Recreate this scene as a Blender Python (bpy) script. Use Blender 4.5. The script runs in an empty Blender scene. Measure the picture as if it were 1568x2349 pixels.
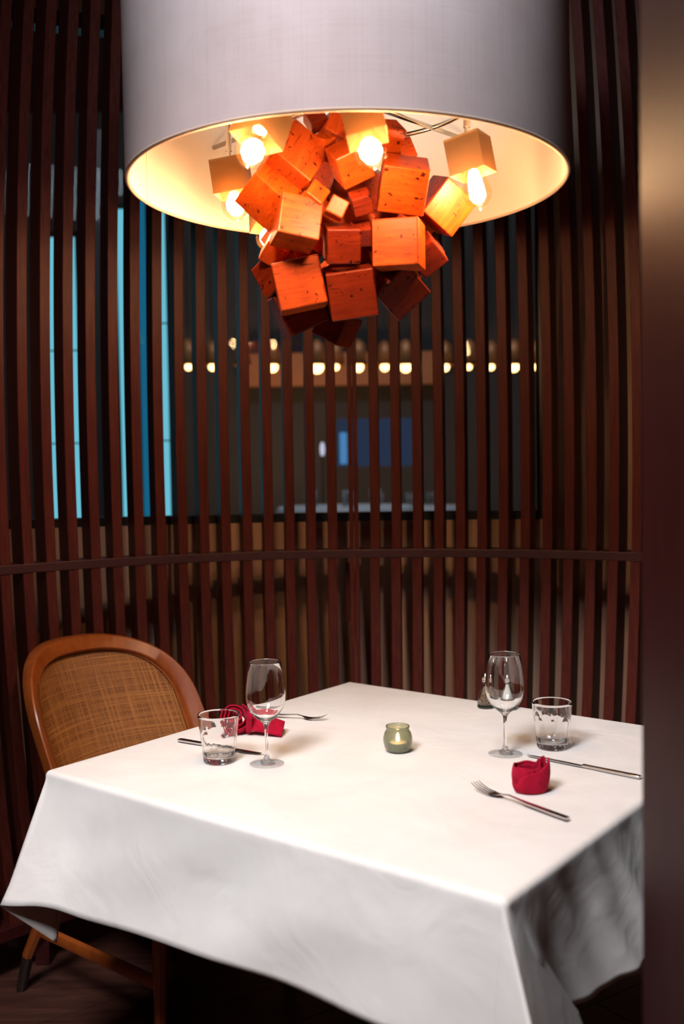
import bpy, bmesh, math, random
from mathutils import Vector, Matrix, Euler, noise
PI = math.pi
sc = bpy.context.scene
COL = sc.collection

# ------------------------------------------------------------------ camera
F_PX, W_PX, H_PX = 2300.0, 1568.0, 2349.0
CAM_Z, PITCH, ROLL = 1.41, math.radians(2.4), math.radians(0.9)
FW = Vector((0, math.cos(PITCH), -math.sin(PITCH)))
RT0 = Vector((1, 0, 0)); UP0 = RT0.cross(FW)
RT = RT0 * math.cos(ROLL) - UP0 * math.sin(ROLL)
UP = RT0 * math.sin(ROLL) + UP0 * math.cos(ROLL)
cd = bpy.data.cameras.new('camera'); cam = bpy.data.objects.new('camera', cd); COL.objects.link(cam)
m3 = Matrix((RT, UP, -FW)).transposed()
cam.matrix_world = Matrix.Translation((0, 0, CAM_Z)) @ m3.to_4x4()
cd.sensor_fit = 'VERTICAL'; cd.sensor_height = 36.0; cd.sensor_width = 24.0
cd.lens = F_PX / H_PX * 36.0
cd.clip_start = 0.02; cd.clip_end = 60
cd.dof.use_dof = True; cd.dof.focus_distance = 2.45; cd.dof.aperture_fstop = 2.0
sc.camera = cam

def at(px, py, y):
    """the point of the place at depth y seen at this spot of the photo"""
    a, b = px - W_PX / 2, H_PX / 2 - py
    r = FW + (RT * a + UP * b) / F_PX
    return Vector((0, 0, CAM_Z)) + r * (y / r.y)

# ------------------------------------------------------------------ world, lights, exposure
w = bpy.data.worlds.new('world'); sc.world = w; w.use_nodes = True
w.node_tree.nodes['Background'].inputs[0].default_value = (0.55, 0.62, 0.8, 1)
w.node_tree.nodes['Background'].inputs[1].default_value = 0.018
sc.view_settings.view_transform = 'Standard'; sc.view_settings.look = 'None'
sc.view_settings.exposure = 0.0; sc.view_settings.gamma = 1.0; sc.view_settings.use_curve_mapping = False
sc.cycles.max_bounces = 10; sc.cycles.transparent_max_bounces = 16; sc.cycles.transmission_bounces = 10
sc.cycles.caustics_reflective = False; sc.cycles.caustics_refractive = True
sc.cycles.sample_clamp_indirect = 30.0; sc.cycles.blur_glossy = 0.5

def light(name, kind, loc, target, power, color, **kw):
    l = bpy.data.lights.new(name, kind); l.energy = power; l.color = color
    for k, v in kw.items(): setattr(l, k, v)
    o = bpy.data.objects.new(name, l); COL.objects.link(o); o.location = loc
    o.rotation_euler = (Vector(target) - Vector(loc)).to_track_quat('-Z', 'Y').to_euler()
    return o
# daylight from the open side of the booth, front left and high
KEY = light('daylight_front', 'SPOT', (-0.85, 0.27, 2.90), (0.03, 1.80, 0.66), 355, (1.0, 0.965, 0.955),
            spot_size=math.radians(50), spot_blend=0.5, shadow_soft_size=0.40)
SKYL = light('daylight_above', 'AREA', (-0.16, 1.05, 3.0), (-0.02, 1.80, 2.45), 9.0, (0.72, 0.88, 1.0),
             shape='RECTANGLE', size=0.5, size_y=0.3, spread=math.radians(95))
BULB_COL, BULB_L = (1.0, 0.64, 0.35), 370.0

# ------------------------------------------------------------------ helpers
def tag(o, label=None, cat=None, group=None, kind=None):
    if label: o['label'] = label
    if cat: o['category'] = cat
    if group: o['group'] = group
    if kind: o['kind'] = kind
    return o
def empty(name, loc=(0, 0, 0), rot=(0, 0, 0), **k):
    o = bpy.data.objects.new(name, None); COL.objects.link(o); o.location = loc; o.rotation_euler = rot
    o.empty_display_size = 0.05
    return tag(o, **k)
def obj(name, bm, mat, parent=None, smooth=False, loc=None, rot=None, solid=0, bevel=0, **k):
    bmesh.ops.recalc_face_normals(bm, faces=bm.faces[:])
    me = bpy.data.meshes.new(name); bm.to_mesh(me); bm.free()
    for mt in (mat if isinstance(mat, (list, tuple)) else [mat]): me.materials.append(mt)
    if smooth:
        for p in me.polygons: p.use_smooth = True
        if smooth == 'auto':
            me.set_sharp_from_angle(angle=math.radians(38))
    o = bpy.data.objects.new(name, me); COL.objects.link(o)
    if parent: o.parent = parent
    if loc is not None: o.location = loc
    if rot is not None: o.rotation_euler = rot
    if solid:
        s = o.modifiers.new('s', 'SOLIDIFY'); s.thickness = solid; s.offset = 0
    if bevel:
        b = o.modifiers.new('b', 'BEVEL'); b.width = bevel; b.segments = 2; b.limit_method = 'ANGLE'
    return tag(o, **k)
def box(bm, x0, x1, y0, y1, z0, z1, M=None):
    vs = [bm.verts.new((x, y, z)) for x in (x0, x1) for y in (y0, y1) for z in (z0, z1)]
    for f in ((0, 1, 3, 2), (4, 6, 7, 5), (0, 4, 5, 1), (2, 3, 7, 6), (0, 2, 6, 4), (1, 5, 7, 3)):
        bm.faces.new([vs[i] for i in f])
    if M: bmesh.ops.transform(bm, matrix=M, verts=vs)
    return vs
def lathe(bm, prof, n=48, rf=None):
    """closed or open profile [(r,z)...]; rf(theta,r,z) may change r"""
    rings = []
    for r, z in prof:
        if r < 1e-6: rings.append([bm.verts.new((0, 0, z))]); continue
        ring = []
        for i in range(n):
            t = 2 * PI * i / n
            rr = rf(t, r, z) if rf else r
            ring.append(bm.verts.new((rr * math.cos(t), rr * math.sin(t), z)))
        rings.append(ring)
    for a, b in zip(rings, rings[1:]):
        if len(a) == 1 and len(b) == 1: continue
        for i in range(n):
            j = (i + 1) % n
            if len(a) == 1: bm.faces.new((a[0], b[j], b[i]))
            elif len(b) == 1: bm.faces.new((a[i], a[j], b[0]))
            else: bm.faces.new((a[i], a[j], b[j], b[i]))
def tube(bm, pts, rad, n=10, cap=True, flat=1.0):
    """swept tube; rad a number or list; flat squeezes one axis"""
    pts = [Vector(p) for p in pts]; rings = []; up = None
    for i, p in enumerate(pts):
        d = (pts[min(i + 1, len(pts) - 1)] - pts[max(i - 1, 0)]).normalized()
        if up is None: up = Vector((0, 0, 1)) if abs(d.z) < 0.9 else Vector((0, 1, 0))
        s = d.cross(up).normalized(); up = s.cross(d).normalized()
        r = rad[i] if isinstance(rad, (list, tuple)) else rad
        rings.append([bm.verts.new(p + s * math.cos(2 * PI * k / n) * r + up * math.sin(2 * PI * k / n) * r * flat) for k in range(n)])
    for a, b in zip(rings, rings[1:]):
        for k in range(n): bm.faces.new((a[k], a[(k + 1) % n], b[(k + 1) % n], b[k]))
    if cap: bm.faces.new(rings[0]); bm.faces.new(rings[-1][::-1])
def loft(bm, rows, closed=False):
    vr = [[bm.verts.new(p) for p in r] for r in rows]
    for a, b in zip(vr, vr[1:]):
        n = len(a)
        for k in range(n if closed else n - 1): bm.faces.new((a[k], a[(k + 1) % n], b[(k + 1) % n], b[k]))
    return vr

# ------------------------------------------------------------------ materials
def mat(name):
    m = bpy.data.materials.new(name); m.use_nodes = True
    nt = m.node_tree; return m, nt, nt.nodes['Principled BSDF'], nt.nodes['Material Output']
def N(nt, t, **k):
    n = nt.nodes.new(t)
    for a, b in k.items():
        if a in ('ins',):
            for i, v in b.items(): n.inputs[i].default_value = v
        else: setattr(n, a, b)
    return n
def coords(nt, scale=(1, 1, 1), which='Object', rot=(0, 0, 0), rand=False):
    tc = N(nt, 'ShaderNodeTexCoord'); mp = N(nt, 'ShaderNodeMapping')
    mp.inputs['Scale'].default_value = scale; mp.inputs['Rotation'].default_value = rot
    nt.links.new(tc.outputs[which], mp.inputs['Vector'])
    if rand:
        oi = N(nt, 'ShaderNodeObjectInfo'); mu = N(nt, 'ShaderNodeMath', operation='MULTIPLY'); mu.inputs[1].default_value = 37.0
        nt.links.new(oi.outputs['Random'], mu.inputs[0]); nt.links.new(mu.outputs[0], mp.inputs['Location'])
    return mp.outputs[0]
def ramp(nt, fac, stops):
    r = N(nt, 'ShaderNodeValToRGB'); e = r.color_ramp.elements
    while len(e) < len(stops): e.new(0.5)
    for el, (p, c) in zip(e, stops): el.position = p; el.color = (*c, 1)
    nt.links.new(fac, r.inputs[0]); return r.outputs[0]
def noise_tex(nt, vec, scale, detail=4, rough=0.55, dist=0):
    n = N(nt, 'ShaderNodeTexNoise'); n.inputs['Scale'].default_value = scale; n.inputs['Detail'].default_value = detail
    n.inputs['Roughness'].default_value = rough; n.inputs['Distortion'].default_value = dist
    nt.links.new(vec, n.inputs['Vector']); return n.outputs[0]
def bump(nt, bs, h, strength, dist=0.01):
    b = N(nt, 'ShaderNodeBump'); b.inputs['Strength'].default_value = strength; b.inputs['Distance'].default_value = dist
    nt.links.new(h, b.inputs['Height']); nt.links.new(b.outputs[0], bs.inputs['Normal'])
def mixc(nt, fac, a, b, mode='MIX'):
    m = N(nt, 'ShaderNodeMix', data_type='RGBA', blend_type=mode)
    for s, v in ((0, fac), (6, a), (7, b)):
        if hasattr(v, 'is_linked') or hasattr(v, 'links'): nt.links.new(v, m.inputs[s])
        else: m.inputs[s].default_value = v if s == 0 else (*v, 1)
    return m.outputs[2]

def wood(name, c1, c2, grain=(1, 1, 12), rough=0.4, scale=18, coat=0.0, specks=False, spec=0.5):
    m, nt, bs, _ = mat(name)
    v = coords(nt, grain, rand=True)
    g = noise_tex(nt, v, scale, 6, 0.6, 0.4)
    col = ramp(nt, g, [(0.3, c1), (0.7, c2)])
    if specks:
        v2 = coords(nt, (1, 1, 1), rand=True)
        s1 = noise_tex(nt, v2, 95, 1, 0.5)
        k = ramp(nt, s1, [(0.27, (0.12, 0.07, 0.05)), (0.33, (1, 1, 1))])
        v3 = coords(nt, (16, 60, 160), rand=True)
        s2 = noise_tex(nt, v3, 1.0, 2, 0.5, 0.3)
        k2 = ramp(nt, s2, [(0.27, (0.28, 0.2, 0.16)), (0.36, (1, 1, 1))])
        s3 = noise_tex(nt, v2, 11, 3, 0.5)
        k3 = ramp(nt, s3, [(0.3, (0.72, 0.62, 0.55)), (0.65, (1.1, 1.1, 1.1))])
        col = mixc(nt, 1.0, col, k, 'MULTIPLY'); col = mixc(nt, 1.0, col, k2, 'MULTIPLY'); col = mixc(nt, 1.0, col, k3, 'MULTIPLY')
    nt.links.new(col, bs.inputs['Base Color'])
    bs.inputs['Roughness'].default_value = rough; bs.inputs['Coat Weight'].default_value = coat; bs.inputs['Coat Roughness'].default_value = 0.22
    bs.inputs['Specular IOR Level'].default_value = spec
    bump(nt, bs, g, 0.12, 0.002)
    return m
M_slat = wood('slat_wood', (0.060, 0.0098, 0.0070), (0.110, 0.0205, 0.0135), (14, 14, 0.7), 0.40, 9, spec=0.15)
M_rail = wood('rail_wood', (0.038, 0.006, 0.006), (0.062, 0.011, 0.009), (2, 2, 30), 0.4, 9, spec=0.4)
M_jamb = wood('jamb_wood', (0.022, 0.004, 0.0045), (0.034, 0.007, 0.0065), (6, 6, 0.6), 0.48, 6, spec=0.05)
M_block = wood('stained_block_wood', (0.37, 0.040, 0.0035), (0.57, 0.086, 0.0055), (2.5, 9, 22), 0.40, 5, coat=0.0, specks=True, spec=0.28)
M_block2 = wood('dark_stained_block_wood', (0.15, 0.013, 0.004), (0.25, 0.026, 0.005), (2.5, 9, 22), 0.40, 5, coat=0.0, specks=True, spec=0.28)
M_chair = wood('chair_wood', (0.27, 0.058, 0.010), (0.38, 0.088, 0.015), (5, 5, 1), 0.3, 9, coat=0.3)
M_foot = wood('chair_foot_wood', (0.015, 0.01, 0.008), (0.03, 0.018, 0.012), (5, 5, 1), 0.4, 9)
M_floor = wood('floor_wood', (0.045, 0.017, 0.013), (0.12, 0.045, 0.032), (1.2, 9, 1), 0.42, 3)
M_tablewood = wood('table_wood', (0.03, 0.012, 0.008), (0.06, 0.025, 0.016), (2, 12, 2), 0.4, 5)

def plain(name, col, rough=0.5, metal=0, bumps=None, var=0.06, spec=0.5, vs=6, **k):
    m, nt, bs, _ = mat(name)
    n = noise_tex(nt, coords(nt), vs, 5)
    a = tuple(max(0, c * (1 - var)) for c in col); b = tuple(min(1, c * (1 + var)) for c in col)
    nt.links.new(ramp(nt, n, [(0.3, a), (0.7, b)]), bs.inputs['Base Color'])
    bs.inputs['Roughness'].default_value = rough; bs.inputs['Metallic'].default_value = metal; bs.inputs['Specular IOR Level'].default_value = spec
    for kk, vv in k.items(): bs.inputs[kk.replace('_', ' ')].default_value = vv
    if bumps: bump(nt, bs, noise_tex(nt, coords(nt), bumps[0], 4), bumps[1], 0.002)
    return m
M_beige = plain('beige_wall_paint', (0.56, 0.34, 0.25), 0.8, bumps=(300, 0.2), spec=0.2)
M_dark = plain('dark_paint', (0.035, 0.018, 0.016), 0.6)
M_frame = plain('window_frame_metal', (0.010, 0.010, 0.012), 0.35)
M_socket = plain('socket_beige_enamel', (0.21, 0.108, 0.036), 0.5, bumps=(500, 0.1), var=0.02)
M_socketin = plain('socket_inside_enamel', (0.85, 0.72, 0.5), 0.5, var=0.02)
M_chrome = plain('chrome', (0.72, 0.70, 0.68), 0.16, metal=1, var=0.02)
M_steel = plain('cutlery_steel', (0.62, 0.58, 0.57), 0.2, metal=1, var=0.02)
M_cap = plain('shaker_cap_metal', (0.6, 0.56, 0.53), 0.25, metal=1, var=0.02)
M_liner = plain('cream_liner', (0.88, 0.77, 0.62), 0.75, var=0.015, spec=0.2)
M_rim = plain('rim_piping', (0.80, 0.50, 0.34), 0.8, var=0.05, bumps=(600, 0.3))
M_salt = plain('salt', (0.80, 0.76, 0.70), 0.9)
M_wax = plain('wax', (0.85, 0.72, 0.55), 0.5, var=0.03, Emission_Color=(1, 0.55, 0.25, 1), Emission_Strength=0.0)
M_alu = plain('tealight_cup_metal', (0.6, 0.6, 0.6), 0.35, metal=1)
M_copper = plain('copper_shade', (0.42, 0.15, 0.05), 0.45, metal=0.3, var=0.1)
M_white = plain('white_linen_far', (0.55, 0.58, 0.62), 0.9)
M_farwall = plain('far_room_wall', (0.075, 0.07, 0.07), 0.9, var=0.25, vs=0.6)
M_seat = plain('seat_upholstery', (0.12, 0.06, 0.035), 0.8)

def mk_cloth():
    m, nt, bs, _ = mat('white_tablecloth')
    v = coords(nt)
    col = ramp(nt, noise_tex(nt, v, 4.5, 5, 0.6, 0.5), [(0.32, (0.77, 0.735, 0.73)), (0.62, (0.84, 0.815, 0.81))])
    nt.links.new(col, bs.inputs['Base Color']); bs.inputs['Roughness'].default_value = 0.75; bs.inputs['Specular IOR Level'].default_value = 0.25
    bs.inputs['Sheen Weight'].default_value = 0.15
    h1 = noise_tex(nt, coords(nt, (1, 1, 1)), 5.5, 3, 0.5, 1.2)
    h2 = noise_tex(nt, coords(nt, (1, 1, 1)), 900, 2)
    wv = N(nt, 'ShaderNodeMath', operation='MULTIPLY_ADD'); wv.inputs[1].default_value = 0.03
    nt.links.new(h2, wv.inputs[0]); nt.links.new(h1, wv.inputs[2])
    bump(nt, bs, wv.outputs[0], 0.22, 0.02)
    return m
M_cloth = mk_cloth()
def mk_shade():
    m, nt, bs, _ = mat('grey_linen_shade')
    va = coords(nt, (1, 1, 260)); vb = coords(nt, (260, 260, 2))
    a = noise_tex(nt, va, 3, 3); b = noise_tex(nt, vb, 1, 2)
    s = N(nt, 'ShaderNodeMath', operation='ADD'); nt.links.new(a, s.inputs[0]); nt.links.new(b, s.inputs[1])
    c = ramp(nt, s.outputs[0], [(0.6, (0.53, 0.365, 0.34)), (1.4, (0.60, 0.42, 0.395))])
    c = mixc(nt, 1.0, c, ramp(nt, noise_tex(nt, coords(nt), 9, 4), [(0.3, (0.9, 0.88, 0.87)), (0.7, (1, 1, 1))]), 'MULTIPLY')
    nt.links.new(c, bs.inputs['Base Color']); bs.inputs['Roughness'].default_value = 0.95; bs.inputs['Specular IOR Level'].default_value = 0.1
    bump(nt, bs, s.outputs[0], 0.25, 0.001)
    return m
M_shade = mk_shade()
def mk_glass(name, col=(1, 1, 1), rough=0.0, ior=1.5):
    m, nt, bs, _ = mat(name)
    bs.inputs['Base Color'].default_value = (*col, 1); bs.inputs['Transmission Weight'].default_value = 1
    bs.inputs['Roughness'].default_value = rough; bs.inputs['IOR'].default_value = ior
    return m
M_glass = mk_glass('clear_glass'); M_green = mk_glass('green_tint_glass', (0.35, 0.62, 0.52))
def mk_thin(name, tint=(1, 1, 1), refl=1.0, ior=1.45, rough=0.0):
    m, nt, bs, out = mat(name); nt.nodes.remove(bs)
    t = N(nt, 'ShaderNodeBsdfTransparent'); t.inputs[0].default_value = (*tint, 1)
    g = N(nt, 'ShaderNodeBsdfGlossy'); g.inputs['Roughness'].default_value = rough
    f = N(nt, 'ShaderNodeFresnel'); f.inputs[0].default_value = ior
    mu = N(nt, 'ShaderNodeMath', operation='MULTIPLY'); mu.inputs[1].default_value = refl
    mx = N(nt, 'ShaderNodeMixShader')
    nt.links.new(f.outputs[0], mu.inputs[0]); nt.links.new(mu.outputs[0], mx.inputs[0]); nt.links.new(t.outputs[0], mx.inputs[1]); nt.links.new(g.outputs[0], mx.inputs[2])
    nt.links.new(mx.outputs[0], out.inputs[0]); return m
M_bulb = mk_thin('bulb_glass', (1.0, 0.95, 0.86), 0.25)
M_thin = mk_thin('thin_glass', (0.985, 0.99, 0.99), 0.7)
M_thin2 = mk_thin('thin_clear_glass', (0.99, 0.99, 0.99), 0.35)
M_pane = mk_thin('window_glass', (0.9, 0.93, 0.94), 0.08)
def mk_emit(name, col, s, noise_amt=None):
    m, nt, bs, out = mat(name); nt.nodes.remove(bs)
    e = N(nt, 'ShaderNodeEmission'); e.inputs[0].default_value = (*col, 1); e.inputs[1].default_value = s
    nt.links.new(e.outputs[0], out.inputs[0]); return m
M_fil = mk_emit('glowing_filament', BULB_COL, BULB_L)
M_flame = mk_emit('candle_flame', (1.0, 0.62, 0.30), 60)
M_cyan = mk_emit('cladding_blue_light', (0.165, 0.55, 0.68), 1.08)  # blue light on the facade cladding, put into emission
M_cyan2 = mk_emit('edge_blue_light', (0.01, 0.13, 0.24), 1.0)  # dimmer blue light on the cladding edge, also emission
M_screen = mk_emit('blue_screen_glow', (0.050, 0.075, 0.15), 0.45)
M_bright = mk_emit('bright_blue_patch_glow', (0.10, 0.30, 0.62), 0.8)
M_highlight = mk_emit('pale_highlight_glow', (0.75, 0.72, 0.9), 0.9)  # glow for a highlight reflected in the glass
M_farbulb = mk_emit('far_bulb_glow', (1.0, 0.50, 0.18), 8.0)
def mk_red():
    m, nt, bs, _ = mat('red_napkin_cloth')
    c = ramp(nt, noise_tex(nt, coords(nt), 60, 5), [(0.3, (0.26, 0.002, 0.016)), (0.7, (0.40, 0.004, 0.03))])
    nt.links.new(c, bs.inputs['Base Color']); bs.inputs['Roughness'].default_value = 0.9; bs.inputs['Specular IOR Level'].default_value = 0.15
    bs.inputs['Sheen Weight'].default_value = 0.25; bs.inputs['Sheen Tint'].default_value = (1, 0.1, 0.2, 1)
    bump(nt, bs, noise_tex(nt, coords(nt), 700, 3), 0.4, 0.001); return m
M_red = mk_red()
def mk_pepper():
    m, nt, bs, _ = mat('ground_pepper')
    c = ramp(nt, noise_tex(nt, coords(nt), 420, 3, 0.8), [(0.38, (0.02, 0.012, 0.008)), (0.52, (0.16, 0.09, 0.05)), (0.64, (0.5, 0.36, 0.24))])
    nt.links.new(c, bs.inputs['Base Color']); bs.inputs['Roughness'].default_value = 0.9; return m
M_pepper = mk_pepper()
def mk_cane():
    m, nt, bs, _ = mat('woven_cane')
    uv = N(nt, 'ShaderNodeUVMap'); sp = N(nt, 'ShaderNodeSeparateXYZ'); nt.links.new(uv.outputs[0], sp.inputs[0])
    outs = []
    for ax, fr in ((0, 2 * PI / 0.0046), (1, 2 * PI / 0.0046)):
        mu = N(nt, 'ShaderNodeMath', operation='MULTIPLY'); mu.inputs[1].default_value = fr
        nt.links.new(sp.outputs[ax], mu.inputs[0])
        cs = N(nt, 'ShaderNodeMath', operation='COSINE'); nt.links.new(mu.outputs[0], cs.inputs[0])
        outs.append(cs.outputs[0])
    mx = N(nt, 'ShaderNodeMath', operation='MAXIMUM'); nt.links.new(outs[0], mx.inputs[0]); nt.links.new(outs[1], mx.inputs[1])
    def streak(scale):
        mp = N(nt, 'ShaderNodeMapping'); mp.inputs['Scale'].default_value = scale; nt.links.new(uv.outputs[0], mp.inputs[0])
        return noise_tex(nt, mp.outputs[0], 1.0, 4, 0.7)
    s1 = streak((3, 300, 1)); s2 = streak((300, 3, 1))
    ad = N(nt, 'ShaderNodeMath', operation='MAXIMUM'); nt.links.new(s1, ad.inputs[0]); nt.links.new(s2, ad.inputs[1])
    thread = ramp(nt, ad.outputs[0], [(0.46, (0.30, 0.085, 0.016)), (0.62, (0.80, 0.32, 0.075))])
    k = ramp(nt, mx.outputs[0], [(0.05, (0.07, 0.05, 0.04)), (0.45, (1, 1, 1))])
    nt.links.new(mixc(nt, 1.0, thread, k, 'MULTIPLY'), bs.inputs['Base Color'])
    bs.inputs['Roughness'].default_value = 0.5; bump(nt, bs, mx.outputs[0], 0.6, 0.001); return m
M_cane = mk_cane()
def mk_jar():
    m, nt, bs, _ = mat('frosted_green_glass')
    bs.inputs['Base Color'].default_value = (0.44, 0.46, 0.34, 1); bs.inputs['Transmission Weight'].default_value = 0.75
    bs.inputs['Roughness'].default_value = 0.22; bs.inputs['IOR'].default_value = 1.35
    bump(nt, bs, noise_tex(nt, coords(nt), 90, 3), 0.5, 0.002); return m
M_jar = mk_jar()

# ------------------------------------------------------------------ room shell
ROOM_H = 3.25
def struct(name, bm, m, **k): return obj(name, bm, m, kind='structure', **k)
def planks(name, x0, x1, y0, y1):
    m = M_floor; bm = bmesh.new(); rng = random.Random(4); wd = 0.19
    u = Vector((0.83, 0.558, 0)); v = Vector((-0.558, 0.83, 0)); c = Vector(((x0 + x1) / 2, (y0 + y1) / 2, 0))
    k = -24
    while k < 25:
        L = -5.0 + rng.uniform(0, 1.2)
        while L < 5:
            ln = rng.uniform(1.2, 1.9)
            P = [c + u * (L + a * (ln - 0.003)) + v * (k * wd + b * (wd - 0.003)) for a, b in ((0, 0), (1, 0), (1, 1), (0, 1))]
            top = [bm.verts.new(p) for p in P]; bot = [bm.verts.new(p - Vector((0, 0, 0.02))) for p in P]
            bm.faces.new(top); bm.faces.new(bot[::-1])
            for i in range(4): bm.faces.new((top[i], top[(i + 1) % 4], bot[(i + 1) % 4], bot[i]))
            L += ln
        k += 1
    box(bm, c.x - 5.5, c.x + 5.5, c.y - 5.5, c.y + 5.5, -0.06, -0.012)
    return struct(name, bm, m)
planks('floor', -3, 3, -2, 4)
bm = bmesh.new(); box(bm, -3.6, 3.6, -2.6, 3.9, ROOM_H, ROOM_H + 0.1); struct('ceiling', bm, M_dark)
bm = bmesh.new(); box(bm, -3.6, -3.5, -2.6, 3.3, 0, ROOM_H); struct('wall_left', bm, M_dark)
bm = bmesh.new(); box(bm, 3.5, 3.6, -2.6, 3.3, 0, ROOM_H); struct('wall_right', bm, M_dark)
bm = bmesh.new(); box(bm, -3.6, 3.6, -2.6, -2.5, 0, ROOM_H); struct('wall_front', bm, M_dark)

# curved back wall (gentle curve) with a wide window
WR, WC = 3.45, Vector((0.02, 0.03))            # radius and centre of the back wall's inner face
def wpt(t, r, z): return Vector((WC.x + r * math.sin(t), WC.y + r * math.cos(t), z))
T_L, T_R = -0.345, 0.196                        # window opening, as angles along the wall
SILL, HEAD = 1.232, 2.93
def arcbox(bm, t0, t1, r0, r1, z0, z1, n=24, f=None):
    f = f or wpt
    rows = []
    for i in range(n + 1):
        t = t0 + (t1 - t0) * i / n
        rows.append([f(t, r0, z0), f(t, r1, z0), f(t, r1, z1), f(t, r0, z1)])
    vr = loft(bm, rows, closed=True); bm.faces.new(vr[0]); bm.faces.new(vr[-1][::-1])
bm = bmesh.new()
arcbox(bm, -1.15, 1.15, WR, WR + 0.12, 0, SILL, 60)
arcbox(bm, -1.15, 1.15, WR, WR + 0.12, HEAD, ROOM_H, 60)
arcbox(bm, -1.15, T_L, WR, WR + 0.12, SILL, HEAD); arcbox(bm, T_R, 1.15, WR, WR + 0.12, SILL, HEAD)
struct('wall_back', bm, M_beige)
win = empty('window_1', wpt((T_L + T_R) / 2, WR + 0.03, SILL)); win['kind'] = 'structure'
def wl(t, r, z): return wpt(t, r, z) - win.location
bm = bmesh.new()
arcbox(bm, T_L, T_R, WR + 0.0, WR + 0.06, SILL, SILL + 0.030, 24, wl)
arcbox(bm, T_L, T_R, WR + 0.0, WR + 0.06, HEAD - 0.05, HEAD, 24, wl)
for t in (T_L, T_R - 0.008): arcbox(bm, t, t + 0.008, WR, WR + 0.06, SILL, HEAD, 1, wl)
obj('window_frame', bm, M_frame, win)
bm = bmesh.new()
arcbox(bm, T_L, T_R, WR + 0.030, WR + 0.036, SILL + 0.025, HEAD - 0.045, 24, wl)
obj('window_pane', bm, M_pane, win)
bm = bmesh.new(); arcbox(bm, -1.1, 1.1, WR - 0.02, WR, 0.0, 0.09, 60); struct('baseboard_back', bm, M_rail)

# door jamb of dark polished wood close to the camera on the right
bm = bmesh.new(); box(bm, 0.380, 0.66, -0.6, 1.276, 0, ROOM_H)
struct('trim_1', bm, M_jamb, bevel=0.004)

# ------------------------------------------------------------------ slatted timber screen (round, bowed like a barrel)
SC = Vector((0.019, 1.80)); S_R = 1.50; DT = 0.0467; T0 = 0.0130
RAIL0, RAIL1 = 1.121, 1.148
def srad(z): return S_R - 0.088 * (z - 1.50) ** 2
def spt(t, dr, z, side=0.0):
    r = srad(z) + dr
    n = Vector((math.sin(t), math.cos(t))); s = Vector((math.cos(t), -math.sin(t)))
    p = SC + n * r + s * side
    return Vector((p.x, p.y, z))
screen = empty('slatted_screen', (SC.x, SC.y + S_R, 0), label='round dark red timber slat screen wrapping the booth behind the table', cat='screen')
so = screen.location
def slat(t, z0, z1, w=0.031, d=0.085, off=0.0, nm='slat'):
    bm = bmesh.new(); n = max(4, int((z1 - z0) / 0.09)); rows = []; c = 0.0015
    for i in range(n + 1):
        z = z0 + (z1 - z0) * i / n
        rows.append([spt(t, a, z, off + b) - so for a, b in ((0, -w / 2 + c), (0, w / 2 - c), (c, w / 2), (d, w / 2), (d, -w / 2), (c, -w / 2))])
    vr = loft(bm, rows, closed=True); bm.faces.new(vr[0]); bm.faces.new(vr[-1][::-1])
    return obj(nm, bm, M_slat, screen)
for i in range(-23, 22):
    t = T0 + DT * i
    if i == 0:
        for s in (-1, 1):
            slat(t, RAIL1, ROOM_H, 0.0148, 0.085, s * 0.0082, 'stile'); slat(t, 0.16, RAIL0, 0.0148, 0.085, s * 0.0082, 'stile')
        continue
    slat(t, RAIL1, ROOM_H); slat(t - 0.002, 0.16, RAIL0)
def slw(t, r, z): return Vector((SC.x + r * math.sin(t), SC.y + r * math.cos(t), z)) - so
for a, b in ((-1.10, T0 - 0.0003), (T0 + 0.0003, 1.02)):
    bm = bmesh.new(); arcbox(bm, a, b, S_R - 0.016, S_R + 0.075, RAIL0, RAIL1, 60, slw); obj('rail', bm, M_rail, screen, bevel=0.002)
rb = srad(0.15); bm = bmesh.new(); arcbox(bm, -1.10, 1.02, rb - 0.016, rb + 0.085, 0.125, 0.16, 90, slw); obj('rail', bm, M_rail, screen, bevel=0.002)
a = at(791, 1312, 3.375); b = at(803, 1425, 3.375); bm = bmesh.new(); box(bm, a.x - so.x, b.x - so.x, 3.375 - so.y, 3.40 - so.y, b.z, a.z + .03); obj('batten', bm, M_slat, screen)
for k in range(9):   # small feet under the bottom rail
    t = -0.95 + k * 0.24; bm = bmesh.new(); c_ = slw(t, rb + .04, 0); box(bm, c_.x - .02, c_.x + .02, c_.y - .02, c_.y + .02, 0, .13); obj('foot', bm, M_rail, screen)

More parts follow.
